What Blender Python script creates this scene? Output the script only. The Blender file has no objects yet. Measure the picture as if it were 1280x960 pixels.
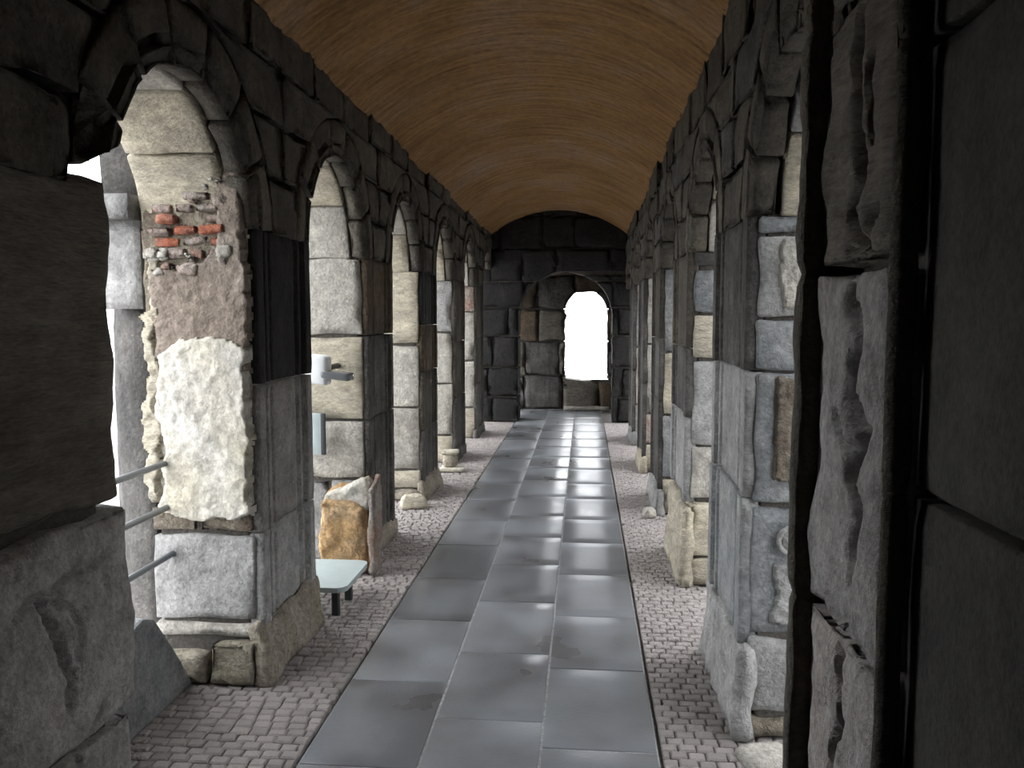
import bpy, bmesh, math, random
from mathutils import Vector, Matrix, noise

# ------------------------------------------------------------------ camera, sky, exposure
scene = bpy.context.scene
COL = scene.collection
FPX, VPX, VPY, EYE = 1040.0, 731.0, 392.0, 1.6      # focal length in px of the 1280-wide frame, vanishing point, eye height
fwd = Vector((VPX-640, 480-VPY, -FPX)).normalized()  # world +Y seen in camera axes
up = Vector((0, FPX, 480-VPY)).normalized()          # world +Z seen in camera axes
rgt = fwd.cross(up)
cam_data = bpy.data.cameras.new('camera')
cam_data.sensor_width = 36.0
cam_data.lens = 36.0*FPX/1280.0
cam_data.clip_start = 0.02
cam_data.clip_end = 1000
cam = bpy.data.objects.new('camera', cam_data)
COL.objects.link(cam)
cam.matrix_world = Matrix.Translation((0, 0, EYE)) @ Matrix((rgt, fwd, up)).to_4x4()
scene.camera = cam

world = bpy.data.worlds.new('overcast_sky')
scene.world = world
world.use_nodes = True
bg = world.node_tree.nodes['Background']
bg.inputs['Color'].default_value = (0.94, 0.965, 1.0, 1)
bg.inputs['Strength'].default_value = 5.0
scene.view_settings.view_transform = 'Standard'
scene.view_settings.look = 'None'
scene.view_settings.gamma = 1.0
scene.view_settings.use_curve_mapping = False
scene.view_settings.exposure = 0.6
scene.cycles.use_denoising = True
scene.cycles.max_bounces = 10
scene.cycles.diffuse_bounces = 6

random.seed(7)
# ------------------------------------------------------------------ helpers
def fbm(x, y, z, o=3):
    s = 0; a = .5; f = 1
    for _ in range(o):
        s += a*noise.noise((x*f, y*f, z*f)); a *= .5; f *= 2.1
    return s

def lines(length, r, res, extra=()):
    n = max(1, int(round((length-2*r)/res)))
    v = [0.0] + [r+(length-2*r)*i/n for i in range(n+1)] + [length] + list(extra)
    v = sorted(v); out = [v[0]]
    for q in v[1:]:
        if q-out[-1] > 1e-4: out.append(q)
    return out

def gridbox(dim, res=.03, r=.012, extra=((), (), ())):
    """surface lattice of a rounded box: list of (point, normal) and faces"""
    r = min(r, min(dim)*.4)
    if not isinstance(res, (tuple, list)): res = (res,)*3
    L = [lines(dim[k], r, res[k], extra[k]) for k in range(3)]
    n = [len(l)-1 for l in L]
    idx = {}; pts = []; faces = []
    def vid(i, j, k):
        key = (i, j, k)
        if key not in idx:
            p = (L[0][i], L[1][j], L[2][k])
            q = [min(max(p[c], r), dim[c]-r) for c in range(3)]
            o = [p[c]-q[c] for c in range(3)]
            l = math.sqrt(sum(c*c for c in o)) or 1
            idx[key] = len(pts)
            pts.append((Vector([q[c]+o[c]/l*r for c in range(3)]), Vector([c/l for c in o])))
        return idx[key]
    for a, b, c in ((0, 1, 2), (1, 2, 0), (2, 0, 1)):
        for side in (0, n[c]):
            for i in range(n[a]):
                for j in range(n[b]):
                    q = []
                    for di, dj in ((0, 0), (1, 0), (1, 1), (0, 1)):
                        t = [0, 0, 0]; t[a] = i+di; t[b] = j+dj; t[c] = side
                        q.append(vid(*t))
                    faces.append(q if side else q[::-1])
    return pts, faces

def stone(dim, mapf, res=.03, r=.012, amp=.008, seed=0, freq=6.0, carve=None, extra=((), (), ()), chip=1.0):
    """eroded block: rounded box of size dim, noise-worn, then mapped into the world"""
    pts, faces = gridbox(dim, res, r, extra)
    V = []
    ch = min(.07, min(dim)*.45)
    for p, nrm in pts:
        w = p+Vector((seed*3.7, seed*1.3, seed*2.1))
        d = amp*(1.6*fbm(w.x*freq, w.y*freq, w.z*freq, 3)-.35)
        e = sorted(min(p[c], dim[c]-p[c]) for c in range(3))[1]      # distance to the nearest arris
        if e < ch:
            k = 1-e/ch
            d -= chip*amp*2.2*k*k*max(0, noise.noise((w.x*5+9, w.y*5, w.z*5))+.35)
        if carve: d -= carve(p, nrm)
        V.append(mapf(p+nrm*d))
    return V, faces

def box_map(x0, y0, z0): return lambda p: Vector((x0+p.x, y0+p.y, z0+p.z))

def mesh_obj(name, V, F, mat, parent=None, smooth=True, loc=None):
    o0 = Vector(parent.location) if parent else Vector(loc or (0, 0, 0))
    if parent and parent.parent: o0 = o0+Vector(parent.parent.location)
    me = bpy.data.meshes.new(name)
    me.from_pydata([tuple(Vector(v)-o0) for v in V], [], F)
    if isinstance(mat, (list, tuple)):
        for m in mat: me.materials.append(m)
    else: me.materials.append(mat)
    bm = bmesh.new(); bm.from_mesh(me); bmesh.ops.recalc_face_normals(bm, faces=bm.faces); bm.to_mesh(me); bm.free()
    if smooth: me.polygons.foreach_set('use_smooth', [True]*len(me.polygons))
    o = bpy.data.objects.new(name, me)
    COL.objects.link(o)
    if parent: o.parent = parent
    else: o.location = o0
    return o

def empty(name, loc=(0, 0, 0)):
    o = bpy.data.objects.new(name, None); o.empty_display_size = .1
    COL.objects.link(o); o.location = loc
    return o

def thing(name, label, cat, loc, group=None):
    o = empty(name, loc); o['label'] = label; o['category'] = cat
    if group: o['group'] = group
    return o

def struct(o, label=None):
    o['kind'] = 'structure'
    if label: o['label'] = label
    return o

def block(name, x0, x1, y0, y1, z0, z1, mat, parent, g=.003, **k):
    V, F = stone((x1-x0-2*g, y1-y0-2*g, z1-z0-2*g), box_map(x0+g, y0+g, z0+g), **k)
    return mesh_obj(name, V, F, mat, parent)

def prism(name, prof, z0, z1, mat, parent, res=.06, amp=.006, seed=0, freq=7, carve=None, smooth=True, loc=None):
    """closed XY profile drawn up along z, worn by noise"""
    nz = max(1, int(round((z1-z0)/res))); n = len(prof)
    cx = sum(p[0] for p in prof)/n; cy = sum(p[1] for p in prof)/n
    V = []; F = []
    for k in range(nz+1):
        z = z0+(z1-z0)*k/nz
        for x, y in prof:
            d = 1.0
            a = amp*(1.5*fbm(x*freq+seed, y*freq+seed*2.3, z*freq*.6, 3)-.3)
            if k in (0, nz): a -= amp*.8
            dx, dy = x-cx, y-cy; l = math.hypot(dx, dy) or 1
            V.append(Vector((x+dx/l*a, y+dy/l*a, z)))
    for k in range(nz):
        for i in range(n):
            j = (i+1) % n
            F.append((k*n+i, k*n+j, (k+1)*n+j, (k+1)*n+i))
    F.append(tuple(range(n))[::-1]); F.append(tuple(nz*n+i for i in range(n)))
    return mesh_obj(name, V, F, mat, parent, smooth, loc)

def resample(prof, step):
    out = []
    n = len(prof)
    for i in range(n):
        a, b = prof[i], prof[(i+1) % n]
        m = max(1, int(math.dist(a, b)/step))
        for k in range(m): out.append((a[0]+(b[0]-a[0])*k/m, a[1]+(b[1]-a[1])*k/m))
    return out

def tube(name, pts, rad, mat, parent=None, seg=10, loc=None):
    V = []; F = []
    pts = [Vector(p) for p in pts]
    for i, p in enumerate(pts):
        t = (pts[min(i+1, len(pts)-1)]-pts[max(i-1, 0)]).normalized()
        a = t.orthogonal().normalized() if abs(t.z) > .9 else t.cross(Vector((0, 0, 1))).normalized()
        b = t.cross(a)
        for k in range(seg):
            an = 2*math.pi*k/seg
            V.append(p+a*math.cos(an)*rad+b*math.sin(an)*rad)
    for i in range(len(pts)-1):
        for k in range(seg):
            l = (k+1) % seg
            F.append((i*seg+k, i*seg+l, (i+1)*seg+l, (i+1)*seg+k))
    F.append(tuple(range(seg))[::-1]); F.append(tuple((len(pts)-1)*seg+k for k in range(seg)))
    return mesh_obj(name, V, F, mat, parent, True, loc)

def seg_dist(p, poly):
    best = 9
    for a, b in zip(poly, poly[1:]):
        dx, dy = b[0]-a[0], b[1]-a[1]
        t = max(0, min(1, ((p[0]-a[0])*dx+(p[1]-a[1])*dy)/(dx*dx+dy*dy+1e-9)))
        best = min(best, math.hypot(p[0]-a[0]-t*dx, p[1]-a[1]-t*dy))
    return best

def in_poly(p, poly):
    c = False
    for a, b in zip(poly, poly[1:]+poly[:1]):
        if (a[1] > p[1]) != (b[1] > p[1]) and p[0] < (b[0]-a[0])*(p[1]-a[1])/(b[1]-a[1])+a[0]: c = not c
    return c

def patch(name, poly, plane, thick, mat, parent, res=.008, amp=.012, seed=0, ragged=.03):
    """a coat of plaster with a ragged outline standing proud of a wall; plane(u, v, height) -> world"""
    us = [p[0] for p in poly]; vs = [p[1] for p in poly]
    nu = int((max(us)-min(us)+.1)/res); nv = int((max(vs)-min(vs)+.1)/res)
    V = []; F = []; idx = {}
    def sd(u, v):
        q = (u+ragged*noise.noise((u*9+seed, v*9, 1.7))+.4*ragged*noise.noise((u*25, v*25, seed)),
             v+ragged*noise.noise((u*9, v*9+seed, 5.1))+.4*ragged*noise.noise((u*25, v*25, seed+8)))
        d = seg_dist(q, poly+poly[:1])
        return d if in_poly(q, poly) else -d
    H = {}
    for i in range(nu+1):
        for j in range(nv+1):
            u = min(us)-.05+i*res; v = min(vs)-.05+j*res
            s = sd(u, v)
            if s > -res*1.5:
                k = max(0, min(1, (s+res)/(res*2.2)))
                h = (thick+amp*fbm(u*6+seed, v*6, seed, 4)+.3*amp*noise.noise((u*30, v*30, seed)))*k*(2-k)
                if s < 0: h = -.012
                H[i, j] = (u, v, h)
    for i in range(nu):
        for j in range(nv):
            q = [(i, j), (i+1, j), (i+1, j+1), (i, j+1)]
            if all(t in H for t in q):
                f = []
                for t in q:
                    if t not in idx: idx[t] = len(V); V.append(plane(*H[t]))
                    f.append(idx[t])
                F.append(f)
    return mesh_obj(name, V, F, mat, parent)

# ------------------------------------------------------------------ materials
def new_mat(name):
    m = bpy.data.materials.new(name); m.use_nodes = True
    nt = m.node_tree
    return m, nt, nt.nodes['Principled BSDF']

def stone_mat(name, base, alt, stain=None, scale=4.0, bump=.35, rough=.85, stain_amt=.5, streak=.0, fine=60, spec=.3, stretch=(1, 1, 1), grain=.25):
    m, nt, b = new_mat(name)
    N = nt.nodes.new; K = nt.links.new
    tc = N('ShaderNodeTexCoord'); oi = N('ShaderNodeObjectInfo')
    mp = N('ShaderNodeMapping'); mp.inputs['Scale'].default_value = stretch
    K(tc.outputs['Object'], mp.inputs['Vector'])
    off = N('ShaderNodeVectorMath'); off.operation = 'MULTIPLY_ADD'
    off.inputs[1].default_value = (17, 9, 13)
    K(oi.outputs['Random'], off.inputs[0]); K(mp.outputs['Vector'], off.inputs[2])
    vec = off.outputs['Vector']
    def nz(sc, det=6, ro=.6, v=None):
        n = N('ShaderNodeTexNoise'); n.inputs['Scale'].default_value = sc; n.inputs['Detail'].default_value = det; n.inputs['Roughness'].default_value = ro
        K(v or vec, n.inputs['Vector']); return n.outputs['Fac']
    def ramp(f, a, c):
        r = N('ShaderNodeMapRange'); r.inputs['From Min'].default_value = a; r.inputs['From Max'].default_value = c
        K(f, r.inputs['Value']); return r.outputs['Result']
    def mix(f, A, B, mode='MIX'):
        x = N('ShaderNodeMix'); x.data_type = 'RGBA'; x.blend_type = mode
        if isinstance(f, float): x.inputs[0].default_value = f
        else: K(f, x.inputs[0])
        for s, v in ((6, A), (7, B)):
            if isinstance(v, tuple): x.inputs[s].default_value = (*v, 1)
            else: K(v, x.inputs[s])
        return x.outputs[2]
    n1 = nz(scale)
    c = mix(ramp(n1, .35, .65), base, alt)
    if stain:
        n2 = nz(scale*.55, 8, .68)
        f = N('ShaderNodeMath'); f.operation = 'MULTIPLY'; f.inputs[1].default_value = stain_amt
        K(ramp(n2, .48, .62), f.inputs[0])
        c = mix(f.outputs[0], c, stain)
    if streak:
        sv = N('ShaderNodeMapping'); sv.inputs['Scale'].default_value = (9, 9, .7); K(tc.outputs['Object'], sv.inputs['Vector'])
        f = N('ShaderNodeMath'); f.operation = 'MULTIPLY'; f.inputs[1].default_value = streak
        K(ramp(nz(1.6, 5, .6, sv.outputs['Vector']), .5, .68), f.inputs[0])
        c = mix(f.outputs[0], c, tuple(.35*q for q in base))
    n3 = nz(fine, 3, .6)
    g = N('ShaderNodeMapRange'); g.inputs['From Min'].default_value = .3; g.inputs['From Max'].default_value = .7
    g.inputs['To Min'].default_value = 1-grain; g.inputs['To Max'].default_value = 1+grain*.6
    K(n3, g.inputs['Value'])
    c = mix(1.0, c, g.outputs['Result'], 'MULTIPLY')
    g2 = N('ShaderNodeMapRange'); g2.inputs['From Min'].default_value = .32; g2.inputs['From Max'].default_value = .68
    g2.inputs['To Min'].default_value = .62; g2.inputs['To Max'].default_value = 1.28
    K(nz(scale*4.5, 9, .75), g2.inputs['Value'])
    c = mix(1.0, c, g2.outputs['Result'], 'MULTIPLY')
    # per-piece tone
    t = N('ShaderNodeMapRange'); t.inputs['To Min'].default_value = .86; t.inputs['To Max'].default_value = 1.1
    K(oi.outputs['Random'], t.inputs['Value'])
    c = mix(1.0, c, t.outputs['Result'], 'MULTIPLY')
    K(c, b.inputs['Base Color'])
    b.inputs['Roughness'].default_value = rough
    b.inputs['Specular IOR Level'].default_value = spec
    h = N('ShaderNodeMath'); h.operation = 'MULTIPLY_ADD'; h.inputs[1].default_value = .35
    K(n3, h.inputs[0]); K(nz(scale*3.2, 8, .7), h.inputs[2])
    bp = N('ShaderNodeBump'); bp.inputs['Strength'].default_value = min(1, bump*1.7); bp.inputs['Distance'].default_value = .05
    K(h.outputs[0], bp.inputs['Height']); K(bp.outputs['Normal'], b.inputs['Normal'])
    return m

def plain(name, col, rough=.5, metal=0.0, spec=.5):
    m, nt, b = new_mat(name)
    N = nt.nodes.new; K = nt.links.new
    n = N('ShaderNodeTexNoise'); n.inputs['Scale'].default_value = 18; n.inputs['Detail'].default_value = 5
    tc = N('ShaderNodeTexCoord'); K(tc.outputs['Object'], n.inputs['Vector'])
    r = N('ShaderNodeMapRange'); r.inputs['To Min'].default_value = .82; r.inputs['To Max'].default_value = 1.12; K(n.outputs['Fac'], r.inputs['Value'])
    x = N('ShaderNodeMix'); x.data_type = 'RGBA'; x.blend_type = 'MULTIPLY'; x.inputs[0].default_value = 1
    x.inputs[6].default_value = (*col, 1); K(r.outputs['Result'], x.inputs[7]); K(x.outputs[2], b.inputs['Base Color'])
    b.inputs['Roughness'].default_value = rough; b.inputs['Metallic'].default_value = metal; b.inputs['Specular IOR Level'].default_value = spec
    return m

M = {}
M['cream'] = stone_mat('cream_sandstone', (.54, .485, .37), (.42, .385, .31), (.22, .20, .17), 3.0, stretch=(1, 1, 2.4), stain_amt=.45)
M['pale'] = stone_mat('pale_grey_stone', (.48, .455, .40), (.37, .355, .32), (.22, .20, .17), 3.2, stain_amt=.4)
M['grey'] = stone_mat('grey_limestone', (.36, .355, .345), (.27, .268, .26), (.15, .148, .145), 3.5, stain_amt=.5)
M['slate'] = stone_mat('blue_grey_stone', (.25, .26, .265), (.15, .16, .165), (.38, .37, .35), 4.0, stain_amt=.5, spec=.45, rough=.7)
M['soot_shade'] = stone_mat('sooty_shaded_stone', (.11, .098, .078), (.06, .054, .046), (.17, .15, .115), 3.0, stain_amt=.5, bump=.5, streak=.5)  # soot tone; also holds the shade of the near right pier's bands
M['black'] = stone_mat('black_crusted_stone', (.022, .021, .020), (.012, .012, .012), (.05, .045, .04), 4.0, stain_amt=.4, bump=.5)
M['grime'] = stone_mat('grimy_grey_stone', (.15, .14, .13), (.08, .077, .072), (.035, .034, .033), 4.0, stain_amt=.6, bump=.5, streak=.6)
M['brown'] = stone_mat('brown_weathered_stone', (.16, .115, .07), (.09, .07, .05), (.04, .035, .03), 4.0, stain_amt=.5, bump=.5)
M['rubble'] = stone_mat('rubble_core', (.33, .29, .22), (.22, .19, .15), (.12, .08, .06), 7.0, bump=.7, stain_amt=.6)
M['white_plaster'] = stone_mat('whitewashed_plaster', (.62, .60, .55), (.52, .48, .38), (.40, .37, .33), 3.0, bump=.25, stain_amt=.5)
M['brown_plaster'] = stone_mat('brown_lime_plaster', (.27, .22, .18), (.20, .165, .135), (.36, .32, .28), 3.5, bump=.4, stain_amt=.4)
M['brick'] = stone_mat('red_brick', (.42, .13, .065), (.30, .11, .07), (.36, .28, .24), 9, bump=.4, stain_amt=.35)
M['brick_pale'] = stone_mat('mortar_smeared_brick', (.34, .26, .22), (.44, .40, .36), (.34, .12, .07), 9, bump=.5, stain_amt=.5)
M['mortar'] = stone_mat('old_mortar', (.13, .12, .105), (.09, .08, .07), None, 8, bump=.5)
M['orange'] = stone_mat('ochre_sandstone', (.62, .41, .21), (.50, .31, .14), (.66, .52, .36), 5, bump=.7, stain_amt=.5)
M['dim'] = stone_mat('dim_brown_stone', (.23, .205, .17), (.15, .135, .11), (.09, .08, .07), 3.0, stain_amt=.5, bump=.5, stretch=(1, .5, 2.6))
M['moss'] = stone_mat('mossy_base_stone', (.47, .42, .35), (.36, .31, .255), (.27, .26, .15), 6, bump=.6, stain_amt=.4)
M['wall_dark'] = stone_mat('smooth_shaded_stone', (.060, .058, .050), (.044, .042, .037), (.032, .031, .028), 2.0, bump=.2, stain_amt=.5)  # unlit near right wall: its shade is put into the base colour
M['wall_grey'] = stone_mat('worn_grey_wall_stone', (.40, .385, .37), (.27, .26, .25), (.30, .23, .20), 3.0, bump=.4, stain_amt=.35)
M['sett'] = stone_mat('small_paving_setts', (.52, .475, .455), (.42, .38, .365), (.29, .265, .25), 20, bump=.4, stain_amt=.5, rough=.7)
M['bed'] = stone_mat('sand_bed', (.30, .28, .26), (.23, .21, .19), None, 14, bump=.3)
M['grout'] = stone_mat('path_grout', (.42, .43, .44), (.34, .34, .35), None, 14, bump=.2, rough=.7)
M['steel'] = plain('galvanised_steel', (.22, .24, .26), .45, .7)
M['dark_metal'] = plain('dark_painted_metal', (.03, .033, .036), .5, .3)
M['bench_top'] = plain('pale_blue_grey_sheet', (.36, .42, .42), .45)
M['lamp_white'] = plain('white_painted_metal', (.75, .77, .78), .4)
M['lamp_glass'] = plain('grey_lamp_glass', (.12, .13, .14), .15)
M['ground'] = stone_mat('street_paving', (.30, .29, .28), (.24, .23, .22), None, .3, bump=.1, fine=5)

# wet slabs: the gloss varies, water lies in thin films
def slab_material():
    m, nt, b = new_mat('wet_dark_slab')
    N = nt.nodes.new; K = nt.links.new
    tc = N('ShaderNodeTexCoord'); oi = N('ShaderNodeObjectInfo'); ge = N('ShaderNodeNewGeometry')
    n = N('ShaderNodeTexNoise'); n.inputs['Scale'].default_value = 2.2; n.inputs['Detail'].default_value = 5; n.inputs['Roughness'].default_value = .5
    K(ge.outputs['Position'], n.inputs['Vector'])
    f = N('ShaderNodeTexNoise'); f.inputs['Scale'].default_value = 70; f.inputs['Detail'].default_value = 4
    K(ge.outputs['Position'], f.inputs['Vector'])
    cr = N('ShaderNodeValToRGB')
    cr.color_ramp.elements[0].position = .25; cr.color_ramp.elements[0].color = (.085, .082, .083, 1)
    cr.color_ramp.elements[1].position = .8; cr.color_ramp.elements[1].color = (.21, .225, .245, 1)
    K(n.outputs['Fac'], cr.inputs['Fac'])
    t = N('ShaderNodeMapRange'); t.inputs['To Min'].default_value = .7; t.inputs['To Max'].default_value = 1.25; K(oi.outputs['Random'], t.inputs['Value'])
    x = N('ShaderNodeMix'); x.data_type = 'RGBA'; x.blend_type = 'MULTIPLY'; x.inputs[0].default_value = 1
    K(cr.outputs['Color'], x.inputs[6]); K(t.outputs['Result'], x.inputs[7]); K(x.outputs[2], b.inputs['Base Color'])
    r = N('ShaderNodeMapRange'); r.inputs['From Min'].default_value = .2; r.inputs['From Max'].default_value = .8
    r.inputs['To Min'].default_value = .22; r.inputs['To Max'].default_value = .45; K(n.outputs['Fac'], r.inputs['Value']); K(r.outputs['Result'], b.inputs['Roughness'])
    bp = N('ShaderNodeBump'); bp.inputs['Strength'].default_value = .12; bp.inputs['Distance'].default_value = .01
    K(f.outputs['Fac'], bp.inputs['Height']); K(bp.outputs['Normal'], b.inputs['Normal'])
    b.inputs['Specular IOR Level'].default_value = .6
    return m
M['slab'] = slab_material()

def vault_material():
    m, nt, b = new_mat('ochre_brick_vault')
    N = nt.nodes.new; K = nt.links.new
    ge = N('ShaderNodeNewGeometry')
    def nz(scale, vs, det=6):
        mp = N('ShaderNodeMapping'); mp.inputs['Scale'].default_value = vs; K(ge.outputs['Position'], mp.inputs['Vector'])
        n = N('ShaderNodeTexNoise'); n.inputs['Scale'].default_value = scale; n.inputs['Detail'].default_value = det; n.inputs['Roughness'].default_value = .65
        K(mp.outputs['Vector'], n.inputs['Vector']); return n.outputs['Fac']
    a = nz(1.6, (1, .8, 1)); s = nz(1.0, (2.2, 22, 2.2), 4); g = nz(26, (1, 1.4, 1), 5)
    cr = N('ShaderNodeValToRGB'); e = cr.color_ramp.elements
    e[0].position = .3; e[0].color = (.23, .125, .048, 1); e[1].position = .72; e[1].color = (.31, .205, .135, 1)
    k = e.new(.5); k.color = (.30, .17, .068, 1)
    K(a, cr.inputs['Fac'])
    r = N('ShaderNodeMapRange'); r.inputs['From Min'].default_value = .3; r.inputs['From Max'].default_value = .7; r.inputs['To Min'].default_value = .62; r.inputs['To Max'].default_value = 1.25; K(s, r.inputs['Value'])
    r2 = N('ShaderNodeMapRange'); r2.inputs['From Min'].default_value = .3; r2.inputs['From Max'].default_value = .7; r2.inputs['To Min'].default_value = .7; r2.inputs['To Max'].default_value = 1.2; K(g, r2.inputs['Value'])
    mm = N('ShaderNodeMath'); mm.operation = 'MULTIPLY'; K(r.outputs['Result'], mm.inputs[0]); K(r2.outputs['Result'], mm.inputs[1])
    x = N('ShaderNodeMix'); x.data_type = 'RGBA'; x.blend_type = 'MULTIPLY'; x.inputs[0].default_value = 1
    K(cr.outputs['Color'], x.inputs[6]); K(mm.outputs[0], x.inputs[7]); K(x.outputs[2], b.inputs['Base Color'])
    ad = N('ShaderNodeMath'); ad.operation = 'ADD'; K(s, ad.inputs[0]); K(g, ad.inputs[1])
    bp = N('ShaderNodeBump'); bp.inputs['Strength'].default_value = .5; bp.inputs['Distance'].default_value = .02
    K(ad.outputs[0], bp.inputs['Height']); K(bp.outputs['Normal'], b.inputs['Normal'])
    b.inputs['Roughness'].default_value = .9; b.inputs['Specular IOR Level'].default_value = .2
    return m
M['vault'] = vault_material()

# ------------------------------------------------------------------ dimensions (metres; y runs down the gallery)
XL, XR = -1.36, .58              # inner faces of the two arcades
TH = .50                         # wall thickness
XLO, XRO = XL-TH, XR+TH
SPRING = 1.94                    # springing of the arches
L_START, L_PITCH, L_LEN = 3.36, 1.79, .74
R_START, R_PITCH, R_LEN = 3.06, 1.76, .84
L_END0, R_END0 = 2.37, 2.20      # where the near piers stop
Y_BACK, Y_TRANS, Y_TRANS2, Y_END = -1.6, 12.2, 12.75, 13.85
PATH0, PATH1 = -1.01, .28
def vault_z(y): return 2.95-.018*y    # springing of the vault

# ------------------------------------------------------------------ ground far below, outside
gm = [(-90, -90, -9), (90, -90, -9), (90, 120, -9), (-90, 120, -9)]
struct(mesh_obj('ground', gm, [(0, 1, 2, 3)], M['ground'], smooth=False), 'pale street paving far below the gallery')

# unseen wall added on the court side, cutting the light from the right
V, F = stone((1.0, 34, 16), box_map(10, -10, -9), res=1.0, r=.05, amp=.05)
struct(mesh_obj('wall_added_right', V, F, M['grey']), 'unseen grey wall added across the court to cut light from the right')

# ------------------------------------------------------------------ floor
floor = struct(empty('floor'), 'gallery floor with dark slab path between strips of small setts')
V, F = stone((XRO-XLO, Y_END+.5-Y_BACK, .3), box_map(XLO, Y_BACK, -.325), res=.5, r=.02, amp=0)
mesh_obj('bed', V, F, M['bed'], floor)
V, F = stone((PATH1-PATH0, Y_END-Y_BACK, .05), box_map(PATH0, Y_BACK, -.054), res=.5, r=.003, amp=0)
mesh_obj('grout', V, F, M['grout'], floor)
colw = (PATH1-PATH0)/3
for c in range(3):
    y = Y_BACK-[.35, .10, .22][c]
    rr = random.Random(40+c)
    while y < Y_END:
        ln = .64+rr.random()*.09
        y0, y1 = max(y, Y_BACK), min(y+ln, Y_END)
        if y1-y0 > .1:
            V, F = stone((colw-.008, y1-y0-.008, .03), box_map(PATH0+c*colw+.004, y0+.004, -.028+rr.uniform(-.0015, .0015)), res=.12, r=.004, amp=.0012, seed=c*50+int(y*7), freq=3, chip=.6)
            mesh_obj('slab', V, F, M['slab'], floor)
        y += ln
# small setts: rows across, both margins and the sills of the openings
setts = []
rs = random.Random(5)
def sett_field(x0, x1, y0, y1):
    n = int((y1-y0)/.052); k = 0
    for i in range(n):
        y = y0+(i+.5)*(y1-y0)/n
        x = x0-(i % 2)*.035-rs.random()*.012
        while x < x1:
            w = .062+rs.random()*.016
            a, b = max(x, x0), min(x+w, x1)
            if b-a > .02: setts.append(((a+b)/2, y, b-a-.005, .052-.005, rs.uniform(-.004, .003)))
            x += w
sett_field(XLO+.03, PATH0-.012, 1.6, 12.2)
sett_field(PATH1+.012, XRO-.03, 1.2, 12.2)
L_piers = [(L_START+i*L_PITCH, L_START+i*L_PITCH+L_LEN) for i in range(5)]
R_piers = [(R_START+i*R_PITCH, R_START+i*R_PITCH+R_LEN) for i in range(5)]
def under_pier(x, y):
    if x < XL-.1: return y < L_END0-.05 or any(a+.05 < y < b-.05 for a, b in L_piers)
    if x > XR+.1: return y < R_END0-.05 or any(a+.05 < y < b-.05 for a, b in R_piers)
    return False
setts = [s for s in setts if not under_pier(s[0], s[1])]
def sett_geo(bev=.006):
    # unit footprint, bevelled top: 10 quads
    t = .8
    V = [(-.5, -.5, -.03), (.5, -.5, -.03), (.5, .5, -.03), (-.5, .5, -.03), (-.5, -.5, -.006), (.5, -.5, -.006), (.5, .5, -.006), (-.5, .5, -.006),
         (-.4, -.38, 0), (.4, -.38, 0), (.4, .38, 0), (-.4, .38, 0)]
    F = [(0, 1, 5, 4), (1, 2, 6, 5), (2, 3, 7, 6), (3, 0, 4, 7), (4, 5, 9, 8), (5, 6, 10, 9), (6, 7, 11, 10), (7, 4, 8, 11), (8, 9, 10, 11)]
    return V, F
SV, SF = sett_geo()
def in_view(s):
    x, y = s[0], s[1]
    v = Matrix((rgt, fwd, up)).transposed() @ Vector((x, y, -EYE))
    if v.z > -.1: return False
    px, py = 640-FPX*v.x/v.z, 480+FPX*v.y/v.z
    if x < XL-.02 and x*L_END0 < XL*1.0*y*1.0 and x/y < XL/L_END0: return False
    return 0 < px < 1280 and 0 < py < 960
vis = sorted([s for s in setts if in_view(s)], key=lambda s: s[1])
ind = set(vis[:300])
sme = bpy.data.meshes.new('sett'); sme.from_pydata(SV, [], SF); sme.materials.append(M['sett'])
for s in vis[:300]:
    o = bpy.data.objects.new('sett', sme); COL.objects.link(o); o.parent = floor
    o.location = (s[0], s[1], s[4]); o.scale = (s[2], s[3], 1); o.rotation_euler.z = rs.uniform(-.06, .06)
V = []; F = []
for s in setts:
    if s in ind: continue
    b = len(V)
    for x, y, z in SV: V.append((s[0]+x*s[2], s[1]+y*s[3], s[4]+z))
    F += [tuple(b+i for i in f) for f in SF]
o = mesh_obj('setts', V, F, M['sett'], floor, smooth=False); o['kind'] = 'stuff'

# ------------------------------------------------------------------ vault
def build_vault():
    x0, x1 = XL-.03, XR+.03
    c = x1-x0; rise = .36; R = (c*c/4+rise*rise)/(2*rise); a0 = math.asin(c/2/R)
    n = 30; V = []; F = []
    ys = []; y = Y_BACK; rr = random.Random(3)
    while y < Y_TRANS+.1:
        w = .07+rr.random()*.02; h = rr.uniform(-.003, .003)
        ys += [(y+.004, h), (y+w-.010, h), (y+w-.005, .006)]
        y += w
    m = n+1
    for y, h in ys:
        for i in range(m):
            a = -a0+2*a0*i/n
            rad = R+h+.012*fbm(a*6, y*1.5, 0, 3)
            V.append((x0+c/2+rad*math.sin(a), y, vault_z(y)+rise-R+rad*math.cos(a)))
    for j in range(len(ys)-1):
        for i in range(n):
            F.append((j*m+i, j*m+i+1, (j+1)*m+i+1, (j+1)*m+i))
    # the mass of masonry above, closed to the sky
    b = len(V); ya, yb = ys[0][0], ys[-1][0]
    outer = [(XLO, 0), (XLO, .75), (XRO, .75), (XRO, 0)]
    for y in (ya, yb):
        for x, dz in outer: V.append((x, y, vault_z(y)+dz))
    F += [(b, b+4, b+5, b+1), (b+1, b+5, b+6, b+2), (b+2, b+6, b+7, b+3)]
    e = (len(ys)-1)*m
    F += [(b, b+4, e, 0), (b+3, n, e+n, b+7)]
    F.append(tuple([b, b+1, b+2, b+3]+[n-i for i in range(m)]))
    F.append(tuple([b+4, b+5, b+6, b+7]+[e+n-i for i in range(m)]))
    return mesh_obj('ceiling', V, F, M['vault'])
struct(build_vault(), 'ochre-brown barrel vault of thin brick courses')

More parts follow.
